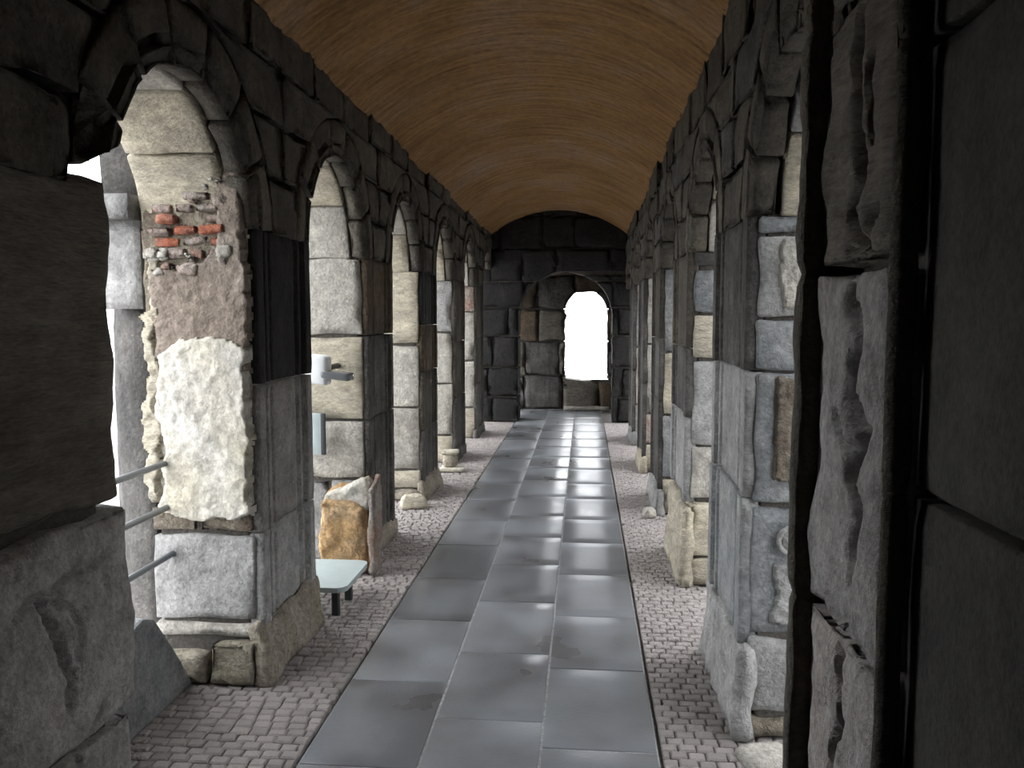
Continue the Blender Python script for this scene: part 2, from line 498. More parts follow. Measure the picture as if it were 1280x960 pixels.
# ------------------------------------------------------------------ upper arcade walls
def arcade(name, side, centres, rads, y_from, y_to, label, dark, light, seed0):
    root = struct(empty(name), label)
    xi = XL if side < 0 else XR
    o = -1 if side < 0 else 1                      # direction pointing out of the gallery
    ext = max(rads)+.21
    def xm(d): return xi+o*d                       # depth into the wall -> x
    rr = random.Random(seed0)
    # ring stones on the gallery side, moulded, and soffit stones behind
    for ci, cy in enumerate(centres):
        rad = rads[ci]
        for layer, (d0, d1, n, mat) in enumerate(((0, .11, 7, dark), (.11, TH, 5, light))):
            for k in range(n):
                a0 = math.pi*k/n; a1 = math.pi*(k+1)/n
                s = seed0+ci*20+k+layer*9
                dim = (d1-d0-.004, (a1-a0)*rad-.006, ext-rad-.002)
                jit = rr.uniform(-.006, .010) if layer == 0 else rr.uniform(-.004, .012)
                def mp(p, a0=a0, d0=d0, cy=cy, jit=jit, rad=rad, layer=layer, ci=ci, k=k):
                    a = math.pi-(a0+(p.y+.003)/rad)
                    r = rad+jit+p.z
                    y, z = cy+r*math.cos(a), SPRING+r*math.sin(a)
                    if side < 0 and ci == 0 and k == 0:       # broken springer over the near pier
                        z = max(z, 2.005+max(0, y-2.2)*.45)
                    return Vector((xm(d0+p.x), y, z))
                def cv(p, nrm, layer=layer, mp=mp):
                    if side < 0 and layer == 0 and nrm.x < -.6:
                        q = mp(p)
                        if 2.17 < q.y < 2.31 and 2.03 < q.z < 2.20: return .09
                    if layer == 0 and nrm.x < -.7 and .065 < p.z < .105: return .055
                    if layer == 0 and nrm.x < -.7 and p.z < .05: return .012
                    return 0
                near = cy < 5
                V, F = stone(dim, mp, res=(.04, .035, .035) if near else (.08, .06, .06), r=.012, amp=.010 if layer == 0 else .006, seed=s, carve=cv,
                             extra=((), (), (.062, .067, .103, .108)))
                mm = mat if layer == 0 else [light, M['cream'], M['pale']][(ci+k) % 3]
                mesh_obj('arch_stone' if layer == 0 else 'soffit_stone', V, F, mm, root)
    # stones filling the spandrels
    cs = list(centres)
    edges = [(None, cs[0])]+list(zip(cs, cs[1:]))+[(cs[-1], None)]
    for i, (a, b) in enumerate(edges):
        for lev in range(3):
            z0 = SPRING+(ext+.02)*lev/3; z1 = SPRING+(ext+.02)*(lev+1)/3
            def yl(z):
                q = max(0, ext*ext-(z-SPRING)**2)
                return (a+math.sqrt(q)) if a is not None else y_from
            def yr(z):
                q = max(0, ext*ext-(z-SPRING)**2)
                return (b-math.sqrt(q)) if b is not None else y_to
            if yr((z0+z1)/2)-yl((z0+z1)/2) < .05: continue
            wid = 1.0
            parts = [(0, 1)] if lev == 0 and a is not None and b is not None else [(0, .5), (.5, 1)]
            for (u0, u1) in parts:
                w = (yr(z0)-yl(z0))*(u1-u0)
                dim = (TH, max(.12, w), z1-z0-.006)
                def mp(p, u0=u0, u1=u1, z0=z0, dim=dim):
                    z = z0+.003+p.z; A, B = yl(z), yr(z)
                    t = u0+(u1-u0)*p.y/dim[1]
                    return Vector((xm(p.x), A+(B-A)*t, z))
                V, F = stone(dim, mp, res=(.1, .045, .045), r=.006, amp=.022, chip=.35, seed=seed0+i*7+lev+int(u0*3)*40, freq=5)
                mesh_obj('spandrel_stone', V, F, dark if rr.random() < .75 else M['grime'], root)
    # course under the vault
    zc = SPRING+ext+.02
    y = y_from
    while y < y_to-.05:
        ln = min(.45+rr.random()*.4, y_to-y)
        if y_to-y-ln < .2: ln = y_to-y
        jx = rr.uniform(-.01, .03)
        h = vault_z(y)+.03-zc
        V, F = stone((TH-jx, ln-.008, h), lambda p, y=y, jx=jx: Vector((xm(jx+p.x), y+.004+p.y, zc+p.z)), res=(.12, .045, .045), r=.007, amp=.026, chip=.4, seed=seed0+int(y*13), freq=6)
        mesh_obj('course_stone', V, F, dark, root)
        y += ln
    # mortar heart, so no daylight leaks through the joints
    V = []; F = []
    n = 220
    for i in range(n+1):
        y = y_from+(y_to-y_from)*i/n
        zb = SPRING+.01
        for c, rad in zip(cs, rads):
            if abs(y-c) < rad+.07: zb = max(zb, SPRING+math.sqrt((rad+.07)**2-(y-c)**2))
        for x, z in ((xm(.14), zb), (xm(.14), vault_z(y)+.3), (xm(TH-.05), vault_z(y)+.3), (xm(TH-.05), zb)): V.append((x, y, z))
    for i in range(n):
        for k in range(4):
            l = (k+1) % 4
            F.append((i*4+k, i*4+l, i*4+4+l, i*4+4+k))
    F += [(0, 1, 2, 3), (n*4, n*4+1, n*4+2, n*4+3)]
    mesh_obj('mortar', V, F, M['mortar'], root, smooth=False)
    return root

LC = [2.868]+[L_START+i*L_PITCH-(L_PITCH-L_LEN)/2 for i in range(1, 6)]
RC = [R_START+i*R_PITCH-(R_PITCH-R_LEN)/2 for i in range(6)]
WALL_L = arcade('wall_left', -1, LC, [.49]+[.515]*5, Y_BACK, Y_TRANS+.3, 'sooty left arcade wall of round arches under the vault', M['soot_shade'], M['cream'], 100)
arcade('wall_right', 1, RC, [.455]*6, 1.9, Y_TRANS+.3, 'dark right arcade wall of round arches under the vault', M['soot_shade'], M['grey'], 400)

# ------------------------------------------------------------------ piers
def pilaster_profile(side, y0, y1, xi, depth, step):
    """moulded facing of a pier: fillets at the arrises, flutes, flat field"""
    o = 1 if side < 0 else -1        # towards the gallery
    L = y1-y0
    P = [(0, 0), (.075, 0), (.078, -.026), (.115, -.030), (.118, -.012), (.155, -.012), (.160, -.030), (.19, -.026), (.195, -.016),
         (L-.195, -.016), (L-.19, -.026), (L-.16, -.030), (L-.155, -.012), (L-.118, -.012), (L-.115, -.030), (L-.078, -.026), (L-.075, 0), (L, 0)]
    pts = [(xi+o*(q[1]), y0+q[0]) for q in P]
    back = xi-o*depth
    return resample(pts+[(back, y1), (back, y0)], step)

def half_column(root, xo, yc, mat_shaft, mat_cap, near):
    n = 14 if near else 8
    R = .30
    prof = [(xo-R*math.sin(math.pi*i/n), yc-R*math.cos(math.pi*i/n)) for i in range(n+1)]
    sh = prism('half_column', prof, .0, 1.62, mat_shaft, root, res=.08, amp=.012, seed=yc)
    R = .35
    prof = resample([(xo, yc-R), (xo-.16, yc-R), (xo-.16, yc-.20), (xo-.13, yc-.17), (xo-.13, yc-.12), (xo-R, yc-.12), (xo-R, yc+.2), (xo, yc+R)], .05)
    prism('capital', prof, 1.62, 1.99, mat_cap, sh, res=.06, amp=.008, seed=yc+2)
    R = .44
    prof = resample([(xo, yc-R), (xo-R, yc-R), (xo-R, yc+R), (xo, yc+R)], .06)
    prism('abacus', prof, 1.99, 2.09, mat_cap, sh, res=.05, amp=.01, seed=yc+4)
    R = .30
    prof = resample([(xo, yc-R), (xo-.2, yc-R), (xo-.2, yc+R), (xo, yc+R)], .1)
    prism('entablature', prof, 2.09, 2.90, mat_shaft, WALL_L, res=.2, amp=.01, seed=yc+6)

def pier(side, y0, y1, label, courses, facing, group, seed, base=None, column=False):
    """courses: (z0, z1, material, splits); facing: (z0, z1, material) or None for lost facing"""
    xi = XL if side < 0 else XR
    o = -1 if side < 0 else 1
    xc = (XLO+XL)/2 if side < 0 else (XRO+XR)/2
    root = thing('stone_pier', label, 'pier', (xc, (y0+y1)/2, 0), group)
    near = y0 < 6
    fd = .034
    cin, cout = xi+o*fd, xi+o*TH
    lo, hi = min(cin, cout), max(cin, cout)
    res = .03 if y0 < 4.2 else (.045 if near else .07)
    courses = [(a, b+(.014 if b == SPRING else 0), m_, c) for a, b, m_, c in courses]
    facing = [(a, b+(.016 if b == SPRING else 0), m_) for a, b, m_ in facing]
    for k, (z0, z1, mat, split) in enumerate(courses):
        cuts = [0, 1] if not split else [0, split, 1]
        for a, b in zip(cuts, cuts[1:]):
            jx = random.uniform(-.006, .006); jy = random.uniform(0, .012)
            # splits run across the wall, seen on the reveal
            block('stone_block', lo+(hi-lo)*a, lo+(hi-lo)*b, y0+jy-(.04 if mat is M['moss'] else 0), y1-jy, z0, z1-(.055 if mat is M['moss'] and y0 == L_START and a == 0 else 0), mat, root, res=res, r=.014, amp=.010 if mat not in (M['rubble'], M['moss']) else .022, chip=1.0 if mat not in (M['rubble'], M['moss']) else .25, seed=seed+k*3+int(a*10), freq=6)
    if facing:
        for k, (z0, z1, mat) in enumerate(facing):
            j = random.uniform(0, .008)
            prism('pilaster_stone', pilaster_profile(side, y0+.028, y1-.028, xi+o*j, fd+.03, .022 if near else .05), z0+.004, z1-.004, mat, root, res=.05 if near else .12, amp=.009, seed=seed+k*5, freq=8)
    if base:
        z1, proj, mat = base
        x0b, x1b = (xi-.07, xi+proj) if side < 0 else (xi-proj, xi+.07)
        V, F = stone((x1b-x0b, y1-y0+.05, z1), lambda p: Vector((x0b+p.x+((-1 if side < 0 else 1)*proj*.8*(p.z/z1) if ((p.x > .07) if side < 0 else (p.x < proj+.02)) else 0), y0-.03+p.y, p.z-.02)), res=res, r=.03, amp=.025, seed=seed+77, freq=7)
        mesh_obj('base_stone', V, F, mat, root)
    # mortar heart
    V, F = stone((hi-lo-.07, y1-y0-.07, SPRING+.02), box_map(lo+.035, y0+.035, 0), res=.4, r=.01, amp=0)
    mesh_obj('mortar', V, F, M['mortar'], root)
    if column: half_column(root, XLO, (y0+y1)/2, M['grime'], M['grey'], near)
    return root

GL, GR = 'piers of the left arcade', 'piers of the right arcade'
# --- first left pier: patched with plaster and brick
y0, y1 = L_piers[0]
p1 = pier(-1, y0, y1, 'patched left pier with white plaster, brown plaster and exposed red bricks', [
    (0, .20, M['moss'], .55), (.20, .27, M['pale'], 0), (.27, .66, M['grey'], 0), (.66, .78, M['rubble'], .45),
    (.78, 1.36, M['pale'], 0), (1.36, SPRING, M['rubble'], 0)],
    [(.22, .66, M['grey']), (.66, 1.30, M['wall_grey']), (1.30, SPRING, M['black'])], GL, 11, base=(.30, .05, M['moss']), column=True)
yf = y0+.006
fp = lambda u, v, h: Vector((u, yf-h, v))
patch('brown_plaster', [(-1.79, 1.40), (-1.402, 1.36), (-1.402, 2.20), (-1.45, 2.26), (-1.53, 2.16), (-1.50, 1.98), (-1.53, 1.85), (-1.62, 1.79), (-1.80, 1.78)], fp, .028, M['brown_plaster'], p1, seed=3, amp=.02)
patch('rubble_backing', [(-1.84, 1.74), (-1.46, 1.74), (-1.40, 2.27), (-1.56, 2.19), (-1.84, 2.05)], fp, .004, M['rubble'], p1, seed=27, amp=.02, ragged=.02)
patch('white_plaster', [(-1.80, .76), (-1.60, .72), (-1.402, .76), (-1.402, 1.46), (-1.53, 1.50), (-1.66, 1.51), (-1.78, 1.42), (-1.80, 1.15), (-1.76, 1.02)], fp, .042, M['white_plaster'], p1, seed=9, amp=.016)
patch('pale_render', [(-1.86, .80), (-1.80, .80), (-1.78, 1.80), (-1.84, 1.80)], fp, .02, M['cream'], p1, seed=15, amp=.03, ragged=.05)
rb = random.Random(21)
for row in range(6):
    z = 1.83+row*.046
    x = -1.835+(row % 2)*.04+row*.010
    xe = [-1.52, -1.50, -1.50, -1.54, -1.58, -1.62][row]
    while x < xe:
        w = .075+rb.random()*.05
        if rb.random() < .94:
            pr = rb.uniform(-.004, .026)
            tilt = rb.uniform(-.08, .08)
            V, F = stone((w-.010, .10, .041), lambda p, x=x, pr=pr, z=z, tilt=tilt: Vector((x+p.x, yf-.02-pr+p.y, z+p.z+tilt*p.x)), res=.012, r=.006, amp=.009, seed=rb.random()*90, freq=16)
            red = row in (1, 2, 3, 4) and rb.random() < .55
            mesh_obj('brick', V, F, M['brick'] if red else M['brick_pale'], p1)
        x += w
for k in range(16):
    cx = rb.uniform(-1.82, -1.44); cz = rb.uniform(1.76, 1.86) if k < 10 else rb.uniform(2.06, 2.16)
    r_ = rb.uniform(.02, .045)
    if k >= 10: cx = rb.uniform(-1.64, -1.42)
    V, F = stone((r_*2, .07, r_*1.6), box_map(cx-r_, yf-.05, cz-r_*.8), res=.012, r=.02, amp=.022, seed=cx*9+k, freq=16)
    mesh_obj('rubble_stone', V, F, M['pale'] if k % 3 else M['brick_pale'], p1)
# --- the other left piers
y0, y1 = L_piers[1]
p2 = pier(-1, y0, y1, 'cream ashlar left pier directly behind the upright ochre sandstone block', [
    (0, .54, M['grey'], .5), (.54, .92, M['pale'], 0), (.92, 1.46, M['cream'], 0), (1.46, SPRING, M['pale'], 0)],
    [(.05, .92, M['grime']), (.92, 1.46, M['grime']), (1.46, SPRING, M['brown'])], GL, 31, base=(.16, .03, M['moss']), column=True)
y0, y1 = L_piers[2]
p3 = pier(-1, y0, y1, 'third left pier with low mossy yellowish stones at its foot', [
    (0, .10, M['moss'], 0), (.10, .26, M['cream'], 0), (.26, .80, M['pale'], 0), (.80, 1.34, M['pale'], 0), (1.34, SPRING, M['cream'], 0)],
    [(.05, .6, M['grime']), (.6, 1.1, M['soot_shade']), (1.1, 1.5, M['brown']), (1.5, SPRING, M['black'])], GL, 51, base=(.2, .06, M['moss']), column=True)
y0, y1 = L_piers[3]
p4 = pier(-1, y0, y1, 'fourth left pier, pale, with a column base fragment at its foot', [
    (0, .30, M['cream'], 0), (.30, .86, M['pale'], 0), (.86, 1.4, M['pale'], 0), (1.4, SPRING, M['grey'], 0)],
    [(.05, .7, M['grime']), (.7, 1.3, M['soot_shade']), (1.3, SPRING, M['soot_shade'])], GL, 71, base=(.15, .02, M['grime']), column=True)
y0, y1 = L_piers[4]
p5 = pier(-1, y0, y1, 'farthest left pier, reddish stone high on its pale reveal', [
    (0, .4, M['cream'], 0), (.4, 1.0, M['pale'], 0), (1.0, 1.62, M['pale'], 0), (1.62, SPRING, M['brick_pale'], 0)],
    [(.05, .7, M['grime']), (.7, 1.3, M['soot_shade']), (1.3, SPRING, M['soot_shade'])], GL, 91, base=(.15, .02, M['grime']), column=True)

# --- right piers
y0, y1 = R_piers[0]
r1 = pier(1, y0, y1, 'blue-grey right pier with fluted pilaster, inset rough panel and round plug', [
    (0, .10, M['rubble'], 0), (.10, .40, M['grey'], 0), (.40, .90, M['slate'], 0), (.90, 1.39, M['slate'], 0), (1.39, 1.58, M['slate'], 0), (1.58, 1.88, M['grey'], 0), (1.88, SPRING, M['slate'], 0)],
    [(.36, .92, M['slate']), (.92, 1.39, M['grey']), (1.39, SPRING, M['grime'])], GR, 131, base=(.40, .035, M['grey']))
fr = lambda u, v, h: Vector((u, R_piers[0][0]+.008-h, v))
patch('rough_panel', [(.69, .99), (.80, .98), (.805, 1.36), (.69, 1.37)], fr, .02, M['rubble'], r1, seed=33, amp=.025, ragged=.01)
patch('pale_scar', [(.70, 1.62), (.83, 1.60), (.90, 1.72), (.82, 1.84), (.71, 1.86)], fr, .012, M['pale'], r1, seed=35, amp=.012)
patch('repair_mortar', [(.70, .47), (.90, .45), (.90, .62), (.80, .66), (.79, .70), (.70, .66)], fr, .014, M['grey'], r1, seed=37, amp=.012)
# round plug with its ring
V = []; F = []; n = 28
for rad, dy in ((.058, .012), (.055, .022), (.043, .022), (.040, .012), (.038, .016), (0.001, .018)):
    for k in range(n): V.append((.76+rad*math.cos(2*math.pi*k/n), R_piers[0][0]+.012-dy-.012, .775+rad*math.sin(2*math.pi*k/n)))
for j in range(5):
    for k in range(n): F.append((j*n+k, j*n+(k+1) % n, (j+1)*n+(k+1) % n, (j+1)*n+k))
mesh_obj('round_plug', V, F, M['grey'], r1)
y0, y1 = R_piers[1]
r2 = pier(1, y0, y1, 'second right pier with broken facing and cream masonry showing low down', [
    (0, .18, M['cream'], 0), (.18, .52, M['cream'], 0), (.52, .84, M['pale'], 0), (.84, 1.34, M['grey'], 0), (1.34, 1.6, M['cream'], 0), (1.6, 1.86, M['slate'], 0), (1.86, SPRING, M['grime'], 0)],
    [(.5, 1.0, M['grey']), (1.0, 1.4, M['grime']), (1.4, SPRING, M['soot_shade'])], GR, 151, base=(.5, .04, M['cream']))
y0, y1 = R_piers[2]
r3 = pier(1, y0, y1, 'third right pier, dark jamb with mottled grey and cream blocks', [
    (0, .3, M['cream'], 0), (.3, .8, M['slate'], 0), (.8, 1.3, M['cream'], 0), (1.3, SPRING, M['slate'], 0)],
    [(.2, .9, M['grime']), (.9, 1.4, M['grime']), (1.4, SPRING, M['soot_shade'])], GR, 171, base=(.24, .04, M['grey']))
y0, y1 = R_piers[3]
r4 = pier(1, y0, y1, 'fourth right pier, pale reveal with a reddish stone near its foot', [
    (0, .3, M['cream'], 0), (.3, .6, M['brick_pale'], 0), (.6, 1.3, M['pale'], 0), (1.3, SPRING, M['pale'], 0)],
    [(.1, .9, M['grime']), (.9, SPRING, M['grime'])], GR, 191, base=(.2, .04, M['cream']))
y0, y1 = R_piers[4]
r5 = pier(1, y0, y1, 'farthest right pier, narrow and grey before the dark end wall', [
    (0, .5, M['grey'], 0), (.5, 1.2, M['pale'], 0), (1.2, SPRING, M['grey'], 0)],
    [(.1, .9, M['grime']), (.9, SPRING, M['grime'])], GR, 211, base=(.2, .03, M['grey']))

# --- near left pier: long wall stump, dark above, worn and cracked below
l0 = thing('stone_pier', 'big cracked pier filling the left edge, pale below and black above', 'pier', ((XL+XLO)/2, .35, 0), GL)
cracks = [([(1.95, .86), (2.0, .75), (2.04, .62), (2.03, .54)], .011, .05), ([(1.80, .83), (1.94, .88), (2.19, .90)], .008, .03),
          ([(2.18, .49), (2.06, .37), (2.0, .2)], .008, .03), ([(1.99, .84), (2.07, .80), (2.09, .74), (2.07, .66)], .010, .022), ([(2.21, .90), (2.24, .80)], .008, .02)]
def cv_l0(yb, zb):
    def f(p, nrm):
        if nrm.x < .6: return 0
        y, z = yb+p.y, zb+p.z
        y += .012*noise.noise((y*20, z*20, 0)); z += .012*noise.noise((y*20, z*20, 4))
        d = 0
        for poly, w, dep in cracks:
            q = seg_dist((y, z), poly)
            if q < w*1.6: d = max(d, dep*(1-q/(w*1.6)))
        return d
    return f
xa, xb = XLO, XL
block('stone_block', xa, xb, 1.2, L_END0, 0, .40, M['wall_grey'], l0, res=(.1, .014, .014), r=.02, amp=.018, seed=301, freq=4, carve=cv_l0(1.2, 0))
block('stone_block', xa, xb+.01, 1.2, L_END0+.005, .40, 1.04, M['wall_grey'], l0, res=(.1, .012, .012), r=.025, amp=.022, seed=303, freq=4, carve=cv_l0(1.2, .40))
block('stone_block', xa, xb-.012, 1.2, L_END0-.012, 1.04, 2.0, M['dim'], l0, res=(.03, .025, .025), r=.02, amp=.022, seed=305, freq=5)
for z0, z1, m_ in ((0, .6, M['wall_grey']), (.6, 1.04, M['wall_grey']), (1.04, SPRING, M['soot_shade'])):
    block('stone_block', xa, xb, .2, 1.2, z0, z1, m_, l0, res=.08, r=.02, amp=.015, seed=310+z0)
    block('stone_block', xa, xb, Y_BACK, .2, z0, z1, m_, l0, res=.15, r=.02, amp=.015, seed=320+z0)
V, F = stone((TH-.1, L_END0-Y_BACK-.1, SPRING), box_map(xa+.05, Y_BACK, 0), res=.8, r=.01, amp=0)
mesh_obj('mortar', V, F, M['mortar'], l0)

# --- near right pier: smooth wall with its shade in the colour, then an eroded carved strip with raised arrises
r0 = thing('stone_pier', 'dark smooth pier at the right edge with an eroded carved strip', 'pier', ((XR+XRO)/2, .3, 0), GR)
rc = [([(1.87, 2.3), (1.87, 2.16), (1.88, 2.01), (1.83, 1.87), (1.92, 1.83), (1.84, 1.76), (1.88, 1.62), (1.80, 1.54), (1.88, 1.41), (1.77, 1.35), (1.85, 1.24), (1.80, 1.18), (1.84, 1.03)], .020, .055),
      ([(1.88, .86), (1.86, .76), (1.90, .55), (1.86, .3)], .014, .05), ([(1.99, .93), (1.80, .88), (1.61, .86)], .008, .03),
      ([(1.94, 1.36), (1.84, 1.30), (1.74, 1.36)], .012, .03), ([(1.93, 1.75), (1.86, 1.72), (1.72, 1.80)], .010, .03), ([(1.80, 2.1), (1.78, 1.95)], .012, .04)]
def cv_r0(yb, zb):
    def f(p, nrm):
        if nrm.x > -.6: return 0
        y, z = yb+p.y, zb+p.z
        y += .03*noise.noise((y*11, z*11, 0)); z += .03*noise.noise((y*11, z*11, 4))
        d = 0
        for poly, w, dep in rc:
            q = seg_dist((y, z), poly)
            if q < w*1.5: d = max(d, dep*min(1, 1.6*(1-q/(w*1.5))))
        return d
    return f
for z0, z1, s in ((0, .88, 1), (.88, 1.70, 2), (1.70, 2.28, 3), (2.28, 2.93, 4)):
    block('carved_stone', XR-.012, XRO-.02, 1.64, 2.14, z0, z1, M['wall_grey'] if s < 3 else M['dim'], r0, res=(.1, .012, .014), r=.012, amp=.016, seed=330+s, freq=7, carve=cv_r0(1.64, z0))  # upper stones darker: light fading upward is put into the colour
    prof = resample([(XR-.045, 2.13), (XR-.05, 2.16), (XR-.045, 2.20), (XR-.03, R_END0), (XR+.4, R_END0), (XR+.4, 2.13)], .02)
    prism('arris_fillet', prof, z0, z1, M['soot_shade'], r0, res=.03, amp=.012, seed=340, freq=9)  # dark strip: shade on the step's near side put into the colour
V, F = stone((.36, R_END0-Y_BACK-.1, 2.95), box_map(XR+.09, Y_BACK, 0), res=.8, r=.01, amp=0)
mesh_obj('mortar', V, F, M['mortar'], r0)
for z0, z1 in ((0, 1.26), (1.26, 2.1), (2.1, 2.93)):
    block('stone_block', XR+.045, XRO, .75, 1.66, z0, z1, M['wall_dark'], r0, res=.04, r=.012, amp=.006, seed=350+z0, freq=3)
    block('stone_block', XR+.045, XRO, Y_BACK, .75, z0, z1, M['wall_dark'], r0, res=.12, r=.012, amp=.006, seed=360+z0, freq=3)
    prof = [(XR+.012+.028*math.cos(t), 1.622+.022*math.sin(t)) for t in [2*math.pi*k/12 for k in range(12)]]
    prism('bead_moulding', prof, z0+.003, z1-.003, M['soot_shade'], r0, res=.03, amp=.006, seed=370+z0, freq=9)  # bead coloured dark to paint in the shade along the step

# ------------------------------------------------------------------ end of the gallery
def wall_face(name, y0, y1, hole, label, mats, x0=XLO, x1=XRO, top=3.75, seed=500, rowh=.42):
    """ashlar wall across the gallery; hole(x, z) -> True inside the opening. Built course by course, stones cut to the opening."""
    root = struct(empty(name, ((x0+x1)/2, y0, 0)), label)
    rr = random.Random(seed)
    z = 0; row = 0
    while z < top-.05:
        h = min(rowh*(.85+rr.random()*.3), top-z)
        x = x0-rr.random()*.3
        while x < x1:
            w = .45+rr.random()*.35
            a, b = max(x, x0), min(x+w, x1)
            x += w
            if b-a < .06: continue
            # horizontal slices of the stone clipped against the opening
            n = 10
            mid = [(a+b)/2]
            iv = []
            zs = [z+.003+(h-.006)*k/n for k in range(n+1)]
            for side in ('L', 'R'):
                sp = []
                for q in zs:
                    hl, hr = hole(q)
                    if hl is None: sp.append((a, b) if side == 'L' else None); continue
                    if side == 'L': sp.append((a, min(b, hl)))
                    else: sp.append((max(a, hr), b))
                run = []
                def flush(run):
                    if len(run) < 2: return
                    zz = [r[0] for r in run]; LL = [r[1] for r in run]; RR = [r[2] for r in run]
                    dim = (max(r[2]-r[1] for r in run), y1-y0, zz[-1]-zz[0])
                    if dim[0] < .03 or dim[2] < .02: return
                    def mp(p):
                        t = p.z/dim[2]*(len(zz)-1); i = min(int(max(t, 0)), len(zz)-2); f_ = t-i
                        l = LL[i]+(LL[i+1]-LL[i])*f_; r_ = RR[i]+(RR[i+1]-RR[i])*f_
                        return Vector((l+(r_-l)*p.x/dim[0], y0+p.y, zz[0]+p.z))
                    V, F = stone(dim, mp, res=(.07, .2, .045), r=.01, amp=.014, seed=seed+row*9+a*3, freq=5)
                    mesh_obj('stone_block', V, F, mats[rr.randrange(len(mats))], root)
                for q, s in zip(zs, sp):
                    if s and s[1]-s[0] > .004: run.append((q, s[0], s[1]))
                    else: flush(run); run = []
                flush(run)
        z += h; row += 1
    # mortar heart behind the joints
    V = []; F = []; nz_ = int(top/.03)
    e = .05
    def quadbox(a, b, c, d, z0, z1):      # (a..b) below, (c..d) above
        i = len(V)
        for (l, r_, zz) in ((a, b, z0), (c, d, z1)):
            V.extend([(l, y0+e, zz), (r_, y0+e, zz), (r_, y1-e, zz), (l, y1-e, zz)])
        F.extend([(i+k, i+(k+1) % 4, i+4+(k+1) % 4, i+4+k) for k in range(4)])
    for k in range(nz_):
        za, zb = top*k/nz_, top*(k+1)/nz_
        (la, ra), (lb, rb_) = hole(za), hole(zb)
        if la is None and lb is None: quadbox(x0, x1, x0, x1, za, zb); continue
        if la is None: la, ra = lb, rb_
        if lb is None: lb = rb_ = (la+ra)/2
        quadbox(x0, la-.03, x0, lb-.03, za, zb); quadbox(ra+.03, x1, rb_+.03, x1, za, zb)
    mesh_obj('mortar', V, F, M['mortar'], root, smooth=False)
    return root

def trans_hole(z):
    l, r, sp = -.97, .40, 1.62
    if z < sp: return (l, r)
    R = (r-l)/2*.98; H = .58
    t = (z-sp)/H
    if t >= 1: return (None, None)
    w = R*math.sqrt(1-t*t); c = (l+r)/2
    return (c-w, c+w)
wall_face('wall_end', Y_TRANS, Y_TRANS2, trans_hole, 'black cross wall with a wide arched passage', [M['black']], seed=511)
def win_hole(z):
    l, r, sp = -.32+.06*noise.noise((0, 0, z*8)), .37, 1.62
    if z < .50: return (None, None)
    if z < sp: return (l, r)
    t = (z-sp)/.36
    if t >= 1: return (None, None)
    w = .35*math.sqrt(1-t*t)
    return (.02-w, .02+w)
wall_face('wall_back', Y_END, Y_END+.4, win_hole, 'rough stone back wall pierced by a bright arched window opening', [M['grime'], M['grime'], M['brown'], M['dim']], seed=523, top=3.1, rowh=.5)
# roof and sides of the little end bay
V, F = stone((XRO-XLO, Y_END+.4-Y_TRANS2, .3), box_map(XLO, Y_TRANS2, 2.75), res=.2, r=.02, amp=.01)
struct(mesh_obj('ceiling_end', V, F, M['soot_shade']), 'dark flat ceiling of the end bay')
V, F = stone((.4, Y_END+.4-Y_TRANS2, 2.9), box_map(XRO-.4, Y_TRANS2, 0), res=.2, r=.02, amp=.01)
struct(mesh_obj('wall_end_right', V, F, M['soot_shade']), 'dark right side of the end bay')
V, F = stone((.4, Y_END+.4-Y_TRANS2, 1.0), box_map(XLO, Y_TRANS2, 1.9), res=.2, r=.02, amp=.01)
struct(mesh_obj('wall_end_left', V, F, M['soot_shade']), 'dark wall over the left opening of the end bay')
V, F = stone((XRO-XLO, .3, 3.7), box_map(XLO, Y_BACK-.3, 0), res=.4, r=.02, amp=.01)  # added closing wall, keeps light from behind off the near gallery
struct(mesh_obj('wall_added_rear', V, F, M['soot_shade']), 'unseen wall added behind the viewer to keep the near gallery dark')
# step below the window
V, F = stone((.75, .16, .07), box_map(-.34, Y_END-.17, 0), res=.05, r=.012, amp=.008, seed=3)
o = mesh_obj('stone_step', V, F, M['pale'], loc=(.03, Y_END-.09, 0)); o['label'] = 'thin pale stone step under the bright end window'; o['category'] = 'step'
tb = tube('window_bar', [(-.36, Y_END+.2, .68), (.4, Y_END+.2, .68)], .008, M['steel'], loc=(.02, Y_END+.2, .68))
tb['label'] = 'thin steel bar across the bright end window'; tb['category'] = 'bar'

# ------------------------------------------------------------------ loose things
# safety railings across the left openings
for i in range(6):
    a = (L_END0 if i == 0 else L_piers[i-1][1]); b = L_piers[i][0] if i < 5 else Y_TRANS
    lab = ['grey three-bar railing across the nearest left opening', 'grey three-bar railing across the left opening with the bench',
           'grey three-bar railing across the third left opening', 'grey three-bar railing across the fourth left opening',
           'grey three-bar railing across the fifth left opening', 'grey three-bar railing across the farthest left opening'][i]
    t = thing('safety_railing', lab, 'railing', (-1.76, (a+b)/2, 0), 'railings in the left openings')
    for z in (.57, .78, .97):
        tube('rail', [(-1.76, a-.015, z), (-1.76, (a+b)/2, z), (-1.76, b+.015, z)], .013, M['steel'], t)
    if i == 1:
        V, F = stone((.03, .012, .26), box_map(-1.635, b-.13, .72), res=.05, r=.003, amp=0); mesh_obj('bracket_plate', V, F, M['dark_metal'], t)
        V, F = stone((.14, .012, .26), box_map(-1.775, b-.12, .72), res=.05, r=.003, amp=0); mesh_obj('back_plate', V, F, M['bench_top'], t)
